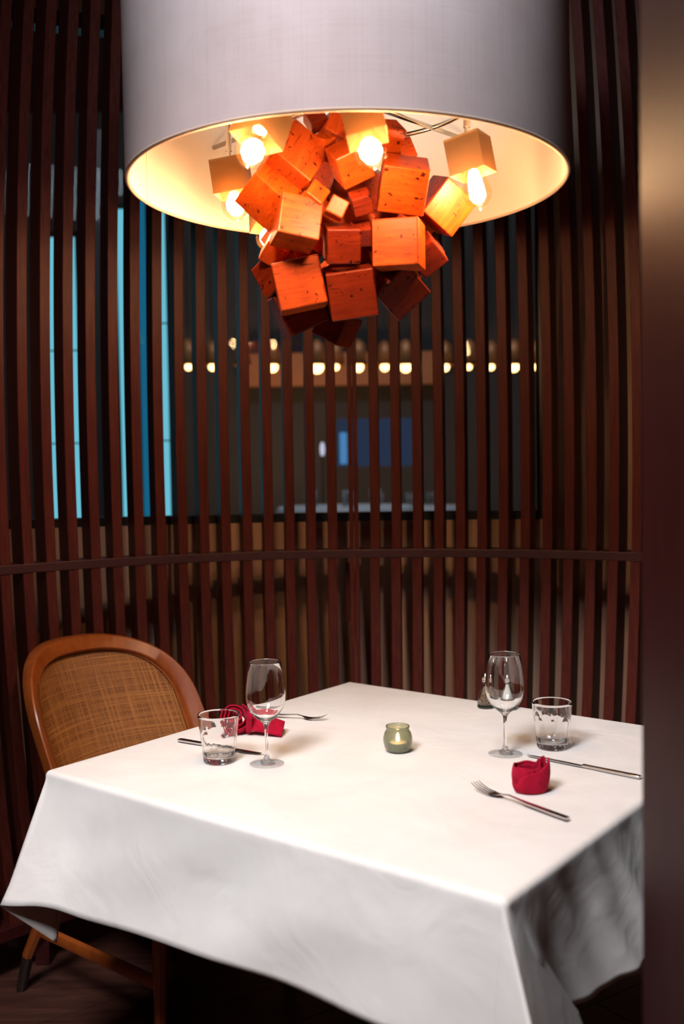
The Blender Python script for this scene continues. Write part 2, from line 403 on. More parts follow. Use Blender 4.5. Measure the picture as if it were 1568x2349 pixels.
# ------------------------------------------------------------------ beyond the glass: far room, mostly stand-ins for reflections
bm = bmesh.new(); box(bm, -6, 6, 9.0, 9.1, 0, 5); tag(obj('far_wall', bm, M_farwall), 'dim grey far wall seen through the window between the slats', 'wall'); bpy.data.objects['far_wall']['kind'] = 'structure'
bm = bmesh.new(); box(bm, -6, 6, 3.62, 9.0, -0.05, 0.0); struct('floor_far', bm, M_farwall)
light('far_room_fill', 'AREA', (0.3, 4.05, 4.1), (0.3, 8.0, 0.9), 45, (0.85, 0.9, 1.0), shape='RECTANGLE', size=3, size_y=0.5)  # added, unseen; brightens the far wall and tables
def facade_panel(x0, x1, ytop, m, lab, Y=5.2, joints=()):  # facade cladding; the blue light falling on it is given as emission
    a = at(x0, ytop, Y); b = at(x1, 1215, Y); p = empty('cladding_panel', (a.x, Y, 0.0), label=lab, cat='panel')
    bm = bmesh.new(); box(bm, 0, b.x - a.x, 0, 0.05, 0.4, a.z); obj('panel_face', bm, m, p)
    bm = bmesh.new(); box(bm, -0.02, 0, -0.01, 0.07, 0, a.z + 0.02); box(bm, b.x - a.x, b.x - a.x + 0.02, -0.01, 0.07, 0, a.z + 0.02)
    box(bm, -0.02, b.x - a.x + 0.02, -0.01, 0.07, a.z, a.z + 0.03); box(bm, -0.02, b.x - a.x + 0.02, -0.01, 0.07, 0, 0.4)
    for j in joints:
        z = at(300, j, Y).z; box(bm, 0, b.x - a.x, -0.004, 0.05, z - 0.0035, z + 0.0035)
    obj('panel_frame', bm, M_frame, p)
facade_panel(92, 190, 545, M_cyan, 'facade panel with painted-in pale blue light beyond the glass, leftmost of two, shorter', joints=(802, 1015))
facade_panel(266, 322, 480, M_cyan, 'narrow facade panel with painted-in pale blue light beyond the glass, in the middle of three')
facade_panel(334, 394, 150, M_cyan, 'tall facade panel with painted-in pale blue light beyond the glass, nearest the lamp shade', joints=(743, 1012))
bm = bmesh.new(); a = at(322, 150, 5.23); b = at(334, 1215, 5.23); box(bm, a.x, b.x, 5.2, 5.26, 0, a.z)  # edge between the panels; its dim blue light is emission too
obj('blue_post', bm, M_cyan2, label='upright edge with painted-in dim blue light between two facade panels beyond the glass', cat='post')
# grey pillar beside the panels
a = at(196, 400, 5.3); b = at(256, 1200, 5.3)
bm = bmesh.new(); box(bm, a.x, b.x, 5.3, 5.5, 0, 3.2); tag(obj('grey_pillar', bm, M_farwall), 'plain grey pillar between blue-lit facade panels beyond the glass', 'pillar')
# row of copper pendants standing in for lamp reflections in the glass
GP = 'copper pendants standing in for reflections'
ORD = ['first from left', 'second from left', 'third from left', 'fourth from left', 'fifth from left, brightest', 'sixth from left', 'seventh from left', 'seventh from right', 'sixth from right', 'fifth from right', 'fourth from right', 'third from right', 'second from right', 'rightmost']
for i, (px, s) in enumerate([(432, .7), (487, .8), (556, .8), (625, 1.1), (727, 1.3), (770, .7), (822, 1.0), (882, .9), (930, 1.1), (1020, .9), (1075, .6), (1126, .7), (1178, 1.0), (1229, .6)]):
    Y = 6.3 + .3 * (i % 2); c = at(px, 842, Y)
    p = empty('reflected_pendant', c, label=ORD[i] + ' small glowing copper pendant in the far row standing in for reflections in the glass', cat='lamp', group=GP)
    bm = bmesh.new(); lathe(bm, [(0.012, 0.16), (0.045, 0.13), (0.058, 0.00), (0.056, 0.00), (0.042, 0.125), (0.010, 0.15)], 20); obj('shade', bm, M_copper, p, smooth=True, loc=(0, 0, 0.012))
    bm = bmesh.new(); bmesh.ops.create_uvsphere(bm, u_segments=14, v_segments=8, radius=0.032 * s); obj('bulb', bm, M_farbulb, p, smooth=True)
    bm = bmesh.new(); tube(bm, [(0, 0, 0.16), (0, 0, 4.6 - c.z)], 0.004, 6); obj('cord', bm, M_frame, p)
bm = bmesh.new(); a = at(560, 812, 8.7); b = at(1010, 880, 8.7)  # copper band in place of the reflected ceiling cove
box(bm, a.x, b.x, 8.7, 8.8, b.z, a.z); tag(obj('trim_2', bm, M_copper), kind='structure')
bm = bmesh.new(); box(bm, -6, 6, 3.7, 9.1, 4.6, 4.7); struct('ceiling_far', bm, M_dark)
light('copper_band_fill', 'AREA', (-0.1, 7.6, 1.5), (-0.1, 8.7, 2.2), 18, (1, 0.5, 0.2), shape='RECTANGLE', size=1.6, size_y=0.2)  # added, unseen; brightens the copper band from below
# screen with a blue picture, standing in for a reflected monitor
a = at(772, 962, 7.7); b = at(948, 1068, 7.7)
s = empty('reflected_screen', ((a.x + b.x) / 2, 7.7, b.z), label='dim blue glowing screen standing in for a reflection in the glass behind the slats', cat='screen')
hw = (b.x - a.x) / 2; hh = a.z - b.z
bm = bmesh.new(); box(bm, -hw, hw, -0.01, 0.0, 0, hh); obj('screen_face', bm, M_screen, s)
bm = bmesh.new(); box(bm, -hw + .02, -hw + .075, -0.014, -0.0105, .02, hh * .72); obj('lit_patch', bm, M_bright, s)
bm = bmesh.new(); box(bm, -hw, hw, 0.0, 0.05, 0, hh); box(bm, -.015, .015, .0, .04, -b.z, 0); obj('screen_case', bm, M_frame, s)
a = at(739, 1030, 7.1); bm = bmesh.new(); lathe(bm, [(0, -.05), (.012, -.045), (.018, 0), (.012, .04), (0, .05)], 16)  # pale globe in place of a reflected highlight
bm2 = bmesh.new(); tube(bm2, [(0, 0, -.04), (0, 0, -a.z)], .005, 8); pl_ = empty('reflected_highlight', a, label='small pale glowing globe standing in for a highlight in the glass, left of the blue screen', cat='lamp'); obj('pole', bm2, M_frame, pl_)
obj('highlight_globe', bm, M_highlight, pl_, smooth=True)
for px, Y, lab in ((790, 5.5, 'far round table under white cloth standing in for a reflection, the nearer left one'), (930, 6.55, 'far round table under white cloth standing in for a reflection, the right one')):  # white tables and glasses stand in for reflections of the room
    c = at(px, 1160, Y); tb = empty('reflected_table', (c.x, Y, 0), label=lab, cat='table')
    bm = bmesh.new(); lathe(bm, [(0, c.z), (.36, c.z), (.375, c.z - .02), (.39, c.z - .13), (.40, c.z - .30)], 40, rf=lambda t, r, z: r * (1 + (.03 * math.sin(9 * t) if r > .38 else 0)))
    obj('cloth_top', bm, M_white, tb, smooth=True)
    bm = bmesh.new(); lathe(bm, [(.25, 0), (.25, .02), (.04, .05), (.04, c.z - .02)], 20); obj('pedestal', bm, M_frame, tb)
    for k, (dx, dy) in enumerate(((-.18, -.1), (.02, -.2), (.17, .05))):
        bm = bmesh.new(); lathe(bm, [(0, 0), (.03, 0), (.032, .002), (.036, .09), (.034, .09), (.028, .008), (0, .008)], 16)
        obj('reflected_glass', bm, M_thin, loc=(c.x + dx, Y + dy, c.z), smooth=True, label=('leftmost', 'middle', 'rightmost')[k] + ' of three clear glasses standing in for reflections on the far round table, ' + lab.split(', ')[1], cat='glass', group='glasses standing in for reflections')

# ------------------------------------------------------------------ table
ZT = 0.76
B = Vector((-0.664, 2.178)); A = Vector((0.014, 3.060)); C = Vector((0.2365, 1.477)); D = C + (A - B)
U = (C - B).normalized(); Wv = (A - B).normalized()
nBC, nCD, nDA, nAB = -Wv, U, Wv, -U
mid = (A + C) / 2
tbl = empty('dining_table', (mid.x, mid.y, 0), (0, 0, math.atan2(U.y, U.x)), label='square dark wooden dining table under the white cloth', cat='table')
LU, LW = (C - B).length / 2, (A - B).length / 2
bm = bmesh.new(); box(bm, -LU + .012, LU - .012, -LW + .012, LW - .012, ZT - .034, ZT - .004); obj('tabletop', bm, M_tablewood, tbl, bevel=.004)
bm = bmesh.new(); box(bm, -LU + .1, LU - .1, -LW + .1, LW - .1, ZT - .10, ZT - .034); obj('apron', bm, M_tablewood, tbl)
for sx in (-1, 1):
    for sy in (-1, 1):
        bm = bmesh.new(); rr0 = math.atan2(sy, sx)
        box(bm, 0, .36, -.03, .03, 0, .035, Matrix.Rotation(rr0, 4, 'Z')); obj('foot', bm, M_tablewood, tbl, bevel=.004)
bm = bmesh.new(); lathe(bm, [(0, .03), (.055, .03), (.05, .06), (.045, ZT - .10), (0, ZT - .10)], 32); obj('pedestal', bm, M_tablewood, tbl, smooth='auto')

def cloth():
    cols = []   # (top xy, normal, bottom offset xyz)
    def side(P, Q, n, off, pl, seed, n_=90, e0=0.0, e1=1.0):
        L_ = (Q - P).length; e0 = max(e0, .012 / L_); e1 = min(e1, 1 - .012 / L_)
        for i in range(n_ + 1):
            f = e0 + (e1 - e0) * i / n_; p = P.lerp(Q, f); o, dz = off(f)
            cols.append((p, n, Vector((n.x * o, n.y * o, dz)), pl, f * (Q - P).length, None))
    def corner(P, pts, n0, n1, k=10):
        tot = k * (len(pts) - 1); c_ = 0
        for a, b in zip(pts, pts[1:]):
            for i in range(1, k + 1):
                g = i / k; c_ += 1; q_ = c_ / tot; nn_ = (n0 * (1 - q_) + n1 * q_).normalized()
                cols.append((P, nn_, a.lerp(b, g), 'c', 0, (n0, n1)))
    def v3(P2, z): return Vector((P2.x, P2.y, z))
    def bc(f):
        fl = 0.112 * math.exp(-((f) / .14) ** 1.4) ; fl2 = -.012 * math.exp(-((1 - f) / .07) ** 2)
        return .014 + .022 * math.sin(PI * min(1, f * 1.1)) + fl + fl2, -.250 - .006 * math.sin(7 * f + .6) + .012 * math.exp(-((f - .1) / .06) ** 2)
    def cdo(f): return .020 + .05 * math.exp(-((f - .42) / .13) ** 2), -.245
    def oth(f): return .02 + .012 * math.sin(19 * f), -.25
    cols_start = 0
    side(B, C, nBC, bc, 'bc', 1, 110)
    e = cols[-1][2]
    corner(C, [e, v3(-U * .030 + nBC * .000, -.262), v3(U * .105 + nBC * .062, -.272), v3(U * .095 + Wv * .03, -.33), v3(Wv * .235 + nCD * .055, -.37), v3(Wv * .20 + nCD * .022, -.25)], nBC, nCD)
    side(C, D, nCD, cdo, 'cd', 2, 150, 0.0, 1.0)
    e = cols[-1][2]
    corner(D, [e, v3(nCD * .10 + nDA * .03, -.26), v3(nCD * .05 + nDA * .05, -.34), v3(nDA * .10 + nCD * .03, -.26), v3(nDA * .02, -.25)], nCD, nDA)
    side(D, A, nDA, oth, 'o', 3, 60)
    e = cols[-1][2]
    corner(A, [e, v3(nDA * .10 + nAB * .03, -.26), v3(nDA * .05 + nAB * .05, -.34), v3(nAB * .10 + nDA * .03, -.26), v3(nAB * .02, -.25)], nDA, nAB)
    side(A, B, nAB, oth, 'ab', 4, 60, 0, .93)
    # corner B: the flap flares out and its tip swings back
    cols.append((B, nAB, v3(Wv * .07 + nAB * .02, -.25), 'c', 0, (nAB, nBC)))
    s0 = bc(0); start = v3(nBC * s0[0], s0[1])
    corner(B, [v3(Wv * .07 + nAB * .02, -.25), v3(U * .064 + nBC * .025, -.358), start], nAB, nBC, 12)
    cols.pop()
    r = .012; ar = 5; dn = 22; rows = [[] for _ in range(ar + 1 + dn)]
    cen = Vector((mid.x, mid.y))
    for (P, n, off, pl, s, seed) in cols:
        nn = n
        for i in range(ar + 1):
            a = PI / 2 * i / ar
            q = P - nn * r if seed is None else P - (seed[0] + seed[1]) * r
            q = q + nn * r * math.sin(a)
            rows[i].append(Vector((q.x, q.y, ZT + r * (math.cos(a) - 1) + .0)))
        for j in range(1, dn + 1):
            v = j / dn; e = v ** 1.25 if pl != 'c' else v
            S_ = P if seed is None else P - (seed[0] + seed[1]) * r + nn * r
            q = Vector((S_.x + (P.x + off.x - S_.x) * e, S_.y + (P.y + off.y - S_.y) * e, ZT - r + (off.z + r) * v))
            am = min(1, v * 2.2)
            if pl == 'cd':
                w1 = math.sin((s - v * .10) * 52) * .004 + math.sin((s - v * .16) * 88 + 1.3) * .002 + math.sin(s * 23 + .5) * .005
                endf = min(1, s / .06)
                q += Vector((nn.x, nn.y, 0)) * w1 * am * endf
            elif pl == 'bc':
                w1 = noise.noise(Vector((s * 4 + v * 1.2, v * 1.3, 1))) * .016 + math.sin(s * 9.5 - v * 1.4) * .005
                endf = min(1, s / .12, max(0, (LU * 2 - s) / .1))
                q += Vector((nn.x, nn.y, 0)) * w1 * am * endf
            elif pl in ('o', 'ab'):
                q += Vector((nn.x, nn.y, 0)) * math.sin(s * 40) * .008 * am
            rows[ar + j].append(q)
    bm = bmesh.new()
    vr = loft(bm, rows, closed=True)
    # top: rings shrinking towards the centre
    prev = vr[0]; K = 46; ring0 = [v.co.copy() for v in prev]; cz = Vector((mid.x, mid.y, ZT))
    for k in range(1, K):
        f = 1 - k / K; ring = []
        for c0 in ring0:
            p = cz + (c0 - cz) * f
            hh = .0016 * noise.noise(Vector((p.x * 5, p.y * 5, 3))) + .0012 * abs(noise.noise(Vector((p.x * 9 + p.y * 4, p.y * 3, 7))))
            ring.append(bm.verts.new((p.x, p.y, ZT + hh * min(1, k / 3))))
        n = len(ring)
        for i in range(n): bm.faces.new((prev[i], prev[(i + 1) % n], ring[(i + 1) % n], ring[i]))
        prev = ring
    c = bm.verts.new((mid.x, mid.y, ZT)); n = len(prev)
    for i in range(n): bm.faces.new((prev[i], prev[(i + 1) % n], c))
    bmesh.ops.remove_doubles(bm, verts=bm.verts[:], dist=1e-5)
    for v in bm.verts: v.co -= Vector((mid.x, mid.y, 0))
    return bm
cl = obj('tablecloth', cloth(), M_cloth, smooth=True, loc=(mid.x, mid.y, 0), solid=.0016,
         label='white linen tablecloth draped over the square table with pointed hanging corners', cat='tablecloth')
TOP = ZT + .0022

# ------------------------------------------------------------------ pendant lamp
LC = Vector((0.023, 2.27, 2.040)); LR = 0.486; LH = 0.62
lamp = empty('pendant_lamp', LC, label='large round grey linen drum pendant lamp holding a cluster of wooden cubes', cat='lamp')
bm = bmesh.new(); lathe(bm, [(LR, .004), (LR, LH), (LR - .006, LH), (LR - .006, .004), (LR, .004)], 128)
shade = obj('drum_shade', bm, M_shade, lamp, smooth='auto')
bm = bmesh.new(); lathe(bm, [(LR - .0062, .003), (LR - .0062, LH), (LR - .009, LH), (LR - .009, .003), (LR - .0062, .003)], 128)
for a in (-2.05, .3, 1.35, 3.9):   # seams in the liner
    box(bm, -.004, .004, -.0012, .0012, .004, LH, Matrix.Rotation(a, 4, 'Z') @ Matrix.Translation((0, LR - .0098, 0)))
obj('inner_liner', bm, M_liner, shade, smooth='auto')
bm = bmesh.new(); lathe(bm, [(LR - .0045 + .0052 * math.cos(a), .0030 + .004 * math.sin(a)) for a in [2 * PI * k / 10 for k in range(11)]], 128)
obj('rim_band', bm, M_rim, shade, smooth=True)
# metal spider ring with spokes, holding the sockets
bm = bmesh.new()
ringp = [(.30 * math.cos(2 * PI * k / 64), .30 * math.sin(2 * PI * k / 64), .20) for k in range(65)]
tube(bm, ringp, .006, 8, cap=False)
for k in range(4):
    a = PI / 4 + k * PI / 2; tube(bm, [(0, 0, .20), ((LR - .01) * math.cos(a), (LR - .01) * math.sin(a), .20)], .006, 8)
tube(bm, [(0, 0, .0), (0, 0, .45)], .012, 10)
obj('metal_spider', bm, M_chrome, lamp, smooth=True)
bm = bmesh.new(); tube(bm, [(0, 0, .45), (0, 0, ROOM_H - LC.z - .02)], .005, 10); obj('hanging_cord', bm, M_frame, lamp, smooth=True)
bm = bmesh.new(); lathe(bm, [(0, -.03), (.05, -.03), (.06, -.02), (.06, 0), (0, 0)], 32); obj('ceiling_rose', bm, M_chrome, lamp, loc=(0, 0, ROOM_H - LC.z), smooth='auto')

BLOCKS = [
    (-0.0848, 2.1018, 1.9223, -0.128, 0.172, 0.249, 0.0869), (-0.0848, 2.1838, 1.8086, 0.045, -0.203, 0.056, 0.1018),
    (0.0263, 2.1756, 1.7935, 0.332, -0.136, 0.028, 0.1003), (0.1284, 2.1199, 1.8777, 0.045, 0.008, -0.235, 0.0959),
    (0.0087, 2.1251, 1.8848, 0.416, -0.019, 0.135, 0.0714), (0.1370, 2.1032, 1.9989, 0.566, 0.123, 0.053, 0.0946),
    (0.2305, 2.2218, 1.9846, 0.524, -0.901, -0.117, 0.0898), (0.1241, 2.2150, 1.8138, 0.832, -0.700, -0.212, 0.0949),
    (0.1928, 2.2052, 1.8758, 0.699, -0.594, -0.326, 0.0631), (-0.0891, 2.1205, 2.0578, -0.268, -0.933, 0.699, 0.0954),
    (-0.1363, 2.1384, 1.9969, -0.543, -0.707, 0.994, 0.0967), (-0.0459, 2.0903, 1.9743, -0.393, -0.871, 0.749, 0.0409),
    (-0.0009, 2.0853, 1.9477, 0.068, -1.098, 0.060, 0.0377), (0.0494, 2.0923, 1.9611, 0.712, -0.277, 0.010, 0.0411),
    (0.0270, 2.0682, 2.0354, 0.680, -0.443, 0.080, 0.0690), (-0.0275, 2.1055, 2.0833, 0.516, -0.396, 0.827, 0.0377),
    (-0.0434, 2.1465, 2.1490, 1.219, -0.455, 0.193, 0.0391), (0.1096, 2.1319, 2.1085, 0.771, -0.086, 0.546, 0.0500),
    (-0.1317, 2.1678, 1.9734, -0.458, -0.914, -0.154, 0.0434), (-0.1299, 2.2365, 1.8452, 0.231, -0.425, -0.817, 0.0751),
    (-0.1375, 2.2022, 1.8867, 0.862, -0.776, -0.746, 0.0503), (-0.0932, 2.2855, 1.7726, 0.072, -0.437, 0.189, 0.0964),
    (-0.0039, 2.3037, 1.7372, -0.021, 0.503, -0.487, 0.0713), (0.0494, 2.1273, 1.9045, 0.742, -0.079, 0.012, 0.0417),
    (0.1418, 2.2330, 2.1056, -0.158, -0.363, 0.624, 0.0455), (-0.0050, 2.1557, 2.1316, -0.322, -1.139, 0.726, 0.0479),
    (0.0266, 2.1223, 2.0720, -0.494, -0.858, 0.274, 0.0388), (0.1058, 2.2054, 1.8253, 0.537, -0.132, 0.089, 0.0390),
    (0.2022, 2.2379, 1.8865, -0.407, -0.388, 0.452, 0.0436), (-0.1301, 2.1859, 1.9819, 0.551, 0.327, -0.224, 0.0346),
    # the core and the far side of the cluster
    (0.03, 2.26, 1.93, 0.3, 0.5, 0.2, 0.13), (0.03, 2.27, 2.04, 0.6, 0.2, 0.7, 0.12), (0.02, 2.26, 1.84, 0.2, 0.8, 0.4, 0.11), (0.11, 2.22, 1.93, 0.5, 0.1, 0.9, 0.09), (-0.05, 2.22, 1.96, 0.1, 0.4, 0.5, 0.09),
    (0.02, 2.20, 2.02, 0.3, 0.3, 0.2, 0.07), (0.03, 2.24, 2.13, 0.5, 0.3, 0.2, 0.10),
    (0.03, 2.43, 1.93, 0.5, 0.2, 0.1, 0.10), (0.15, 2.38, 1.97, 0.2, 0.6, 0.5, 0.10), (-0.10, 2.39, 1.95, 0.7, 0.3, 0.8, 0.10), (0.13, 2.36, 1.85, 0.1, 0.7, 0.3, 0.08), (-0.06, 2.37, 1.84, 0.9, 0.1, 0.2, 0.08), (0.06, 2.40, 2.06, 0.4, 0.9, 0.3, 0.09), (-0.08, 2.36, 2.06, 0.2, 0.2, 1.0, 0.08)]
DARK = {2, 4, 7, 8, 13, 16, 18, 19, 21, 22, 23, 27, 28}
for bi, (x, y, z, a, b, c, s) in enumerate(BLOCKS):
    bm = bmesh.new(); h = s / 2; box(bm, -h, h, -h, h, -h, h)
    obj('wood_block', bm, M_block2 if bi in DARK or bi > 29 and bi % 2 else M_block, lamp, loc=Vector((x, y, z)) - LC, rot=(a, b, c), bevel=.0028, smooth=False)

SOCK = [(-0.1398, 1.9186, 2.0614, -0.448, 0.029, -0.618, 'g'), (0.0507, 1.8811, 2.0553, -0.099, -0.218, -0.084, 'g'),
        (-0.2355, 2.2779, 2.0677, 0.033, -0.123, -0.165, 'g'), (0.2749, 2.0893, 2.0497, 0.055, -0.168, -0.518, 'p'),
        (-0.1709, 2.4901, 2.0400, -0.2, 0.05, 0.324, 'g')]
for k, (x, y, z, a, b, c, kd) in enumerate(SOCK):
    s = .075; h = s / 2; tk = .0022
    bm = bmesh.new()
    o = box(bm, -h, h, -h, h, -h, h); bm.faces.ensure_lookup_table()
    bot = [f for f in bm.faces if abs(f.calc_center_median().z + h) < 1e-5]
    ins = bmesh.ops.inset_region(bm, faces=bot, thickness=tk)
    bmesh.ops.translate(bm, verts=bot[0].verts[:], vec=(0, 0, s - 2 * tk))
    bmesh.ops.recalc_face_normals(bm, faces=bm.faces[:])
    for f in bm.faces:
        cc = f.calc_center_median()
        if max(abs(cc.x), abs(cc.y)) < h - 1e-4 and cc.z < h - 1e-4 and cc.z > -h + 1e-4: f.material_index = 1
    sk = obj('socket_box', bm, [M_socket, M_socketin], lamp, loc=Vector((x, y, z)) - LC, rot=(a, b, c))
    bm = bmesh.new(); lathe(bm, [(0, .034), (.017, .034), (.017, .006), (.013, -.004), (.013, -.012), (0, -.012)], 24); obj('bulb_holder', bm, M_socketin, sk, smooth='auto')
    if kd == 'g': prof = [(.013, -.006), (.0135, -.018), (.017, -.026), (.0265, -.038), (.0310, -.052), (.0315, -.062), (.029, -.074), (.022, -.085), (.011, -.0915), (.003, -.0925), (.002, -.096), (0, -.097)]
    else: prof = [(.013, -.006), (.0135, -.02), (.018, -.035), (.025, -.052), (.030, -.070), (.0305, -.080), (.027, -.092), (.018, -.101), (.006, -.106), (.002, -.112), (0, -.113)]
    bm = bmesh.new(); lathe(bm, prof, 40); obj('light_bulb', bm, M_bulb, sk, smooth=True)
    bm = bmesh.new()
    if kd == 'g': lathe(bm, [(0, -.036), (.013, -.042), (.0205, -.053), (.0205, -.067), (.013, -.079), (0, -.084)], 20)
    else: lathe(bm, [(0, -.026), (.009, -.030), (.014, -.05), (.0165, -.085), (.010, -.095), (0, -.098)], 20)
    obj('filament', bm, M_fil, sk, smooth=True)
    # stem up to the spider
    R_ = Euler((a, b, c)).to_matrix().to_4x4(); R_.translation = Vector((x, y, z)) - LC
    top = R_ @ Vector((0, 0, h)); kn = top + Vector((0, 0, .03)); inv = R_.inverted()
    zz = max(.20, kn.z + .02)
    d = Vector((kn.x, kn.y, 0)); d = d.normalized() * .30 if k != 4 else d.normalized() * .30
    bm = bmesh.new(); tube(bm, [inv @ p for p in (top - Vector((0, 0, .004)), kn)], .0052, 12); tube(bm, [inv @ p for p in (kn - Vector((0, 0, .008)), kn + Vector((0, 0, .008)))], .0072, 12)
    tube(bm, [inv @ p for p in (kn, Vector((kn.x, kn.y, zz)), Vector((d.x, d.y, zz)))], .006, 12)
    obj('stem', bm, M_chrome, sk, smooth='auto')

# ------------------------------------------------------------------ chair
ch = dict(a=.258, zt=.905, y0=-.23, c=.108, lean=.506, e=2.9, k=.032, zs=.693)
ang = math.radians(-1.524); d0 = Vector((.793, -.609)); dF = Vector((d0.x * math.cos(ang) - d0.y * math.sin(ang), d0.x * math.sin(ang) + d0.y * math.cos(ang)))
co = B + Vector((.609, .793)) * .525 - d0 * .150
chair = empty('dining_chair', (co.x, co.y, 0), (0, 0, math.atan2(-dF.x, dF.y)), label='bentwood dining chair with a round woven cane back at the left of the table', cat='chair')
# local: +y faces the table; +x = right hand of the sitter
def back_pt(x, z, off=0.0):
    y = ch['y0'] + ch['c'] * (x / ch['a']) ** 2 - ch['lean'] * (z - .5) * (1 if z > .5 else 1)
    return Vector((x, y + off, z))
def arch(scale=0.0, n=48):
    a = ch['a'] - scale; zt = ch['zt'] - scale; zs = ch['zs']; pts = []
    for i in range(9):
        z = .44 + (zs - .44) * i / 9; pts.append((a - ch['k'] * (zs - z), z))
    for i in range(n + 1):
        p = PI * i / n; cx, sx = math.cos(p), math.sin(p)
        pts.append((a * math.copysign(abs(cx) ** (2 / ch['e']), cx), zs + (zt - zs) * sx ** (2 / ch['e'])))
    for i in range(9):
        z = .44 + (zs - .44) * (8 - i) / 9; pts.append((-(a - ch['k'] * (zs - z)), z))
    return pts
bm = bmesh.new(); ap = arch(0); rows = []
for i, (x, z) in enumerate(ap):
    p0 = Vector(ap[max(0, i - 1)] + (0,)); p1 = Vector(ap[min(len(ap) - 1, i + 1)] + (0,)); tg = (p1 - p0).normalized(); nr = Vector((tg.y, -tg.x))  # outward in the (x,z) plane
    ring = []
    for (o, dd) in ((.021, -.024), (.023, -.018), (.023, .016), (.019, .022), (-.014, .022), (-.019, .016), (-.019, -.020), (-.016, -.024)):
        xx, zz = x + nr.x * o, z + nr.y * o
        ring.append(back_pt(xx, zz, dd) if True else None)
    rows.append(ring)
vr = loft(bm, rows, closed=True); bm.faces.new(vr[0]); bm.faces.new(vr[-1][::-1])
obj('back_frame', bm, M_chair, chair, smooth='auto')
# cane panel
bm = bmesh.new(); inn = arch(.018); half = len(inn) // 2; uvl = bm.loops.layers.uv.new('UVMap'); rows = []; nx = 28
for i in range(half + 1):
    xr, zr = inn[i]; xl_, zl_ = inn[-1 - i]
    if xr < .002: xr = .002; xl_ = -.002
    rows.append([back_pt(xr + (xl_ - xr) * j / nx, zr, -.004) for j in range(nx + 1)])
vr = loft(bm, rows)
for f in bm.faces:
    for l in f.loops: l[uvl].uv = (l.vert.co.x * 1.06, l.vert.co.z * 1.12)
obj('cane_back', bm, M_cane, chair, smooth=True, solid=.003)
bm = bmesh.new(); bd = arch(.0195); tube(bm, [back_pt(x, z, .004) for x, z in bd], .0035, 8); obj('piping', bm, M_chair, chair, smooth=True)
# seat
def rr(x, y, n=8, w=.235, dpt=.24): return x
bm = bmesh.new(); out = []
for i in range(64):
    t = 2 * PI * i / 64; cx, sx = math.cos(t), math.sin(t)
    out.append((.245 * math.copysign(abs(cx) ** .5, cx), .245 * math.copysign(abs(sx) ** .55, sx)))
def slab(bm, pr): 
    rings = [[bm.verts.new((x * s, y * s, z)) for x, y in out] for s, z in pr]
    for a_, b_ in zip(rings, rings[1:]):
        for i in range(64): bm.faces.new((a_[i], a_[(i + 1) % 64], b_[(i + 1) % 64], b_[i]))
    bm.faces.new(rings[0][::-1]); bm.faces.new(rings[-1])
slab(bm, [(.96, .37), (1, .375), (1, .425), (.97, .43)]); obj('seat_frame', bm, M_chair, chair, smooth='auto')
bm = bmesh.new(); slab(bm, [(.93, .43), (.96, .44), (.95, .465), (.88, .478), (.5, .484), (.1, .485)]); obj('seat_cushion', bm, M_seat, chair, smooth=True)
def legm(p0, p1, r0, r1, nm='leg', kink=None):
    L = [Vector(p0), Vector(p1)]; bm = bmesh.new(); n = 10
    pts = [L[0].lerp(L[1], i / n) for i in range(n + 1)]
    if kink:
        for i, p in enumerate(pts): p.y += kink * math.sin(PI * i / n)
    tube(bm, pts, [r0 + (r1 - r0) * i / n for i in range(n + 1)], 8); 
    return obj(nm, bm, M_chair, chair, smooth='auto')
for sx in (-1, 1):
    rear = legm((sx * .215, -.195, .44), (sx * .262, -.318, .10), .021, .016, kink=.012)
    bm = bmesh.new(); tube(bm, [(sx * .262, -.318, .10), (sx * .270, -.342, .0)], [.0162, .0135], 10); obj('leg_tip', bm, M_foot, rear)
    fr = legm((sx * .222, .190, .40), (sx * .232, .190, .0), .023, .014)
    bm = bmesh.new(); tube(bm, [(sx * .245, -.268, .175), (sx * .228, .19, .165)], .0125, 8, flat=1.5); obj('stretcher', bm, M_chair, chair, smooth='auto')

# ------------------------------------------------------------------ things on the table
def single(name, bm, m, x, y, lab, cat, **k): return obj(name, bm, m, loc=(x, y, TOP), label=lab, cat=cat, **k)
def wine1(x, y, lab):
    prof = [(0, .0005), (.037, .0005), (.0385, .0015), (.038, .0024), (.030, .0034), (.016, .0060), (.0075, .0115), (.0046, .021), (.0037, .040), (.0036, .065), (.0042, .082), (.0065, .090), (.0125, .0965), (.022, .104), (.0325, .115), (.0395, .128), (.0433, .143), (.0440, .157), (.0425, .178), (.0390, .203), (.0352, .2275), (.0349, .2290), (.0343, .2286),
            (.0339, .2272), (.0378, .203), (.0413, .178), (.0428, .157), (.0421, .1435), (.0383, .129), (.0312, .1165), (.0205, .1063), (.0105, .1005), (.004, .0988), (0, .0985)]
    bm = bmesh.new(); lathe(bm, prof, 64)
    for f in bm.faces:
        if f.calc_center_median().z < .0085: f.material_index = 1
    return single('wine_glass', bm, [M_glass, M_thin2], x, y, lab, 'glass', smooth=True)
wine1(-.1750, 2.1950, 'empty stemmed wine glass on the left, in front of the folded red napkin')
wine1(.3605, 2.2430, 'empty stemmed wine glass on the right, in front of the salt and pepper shakers')
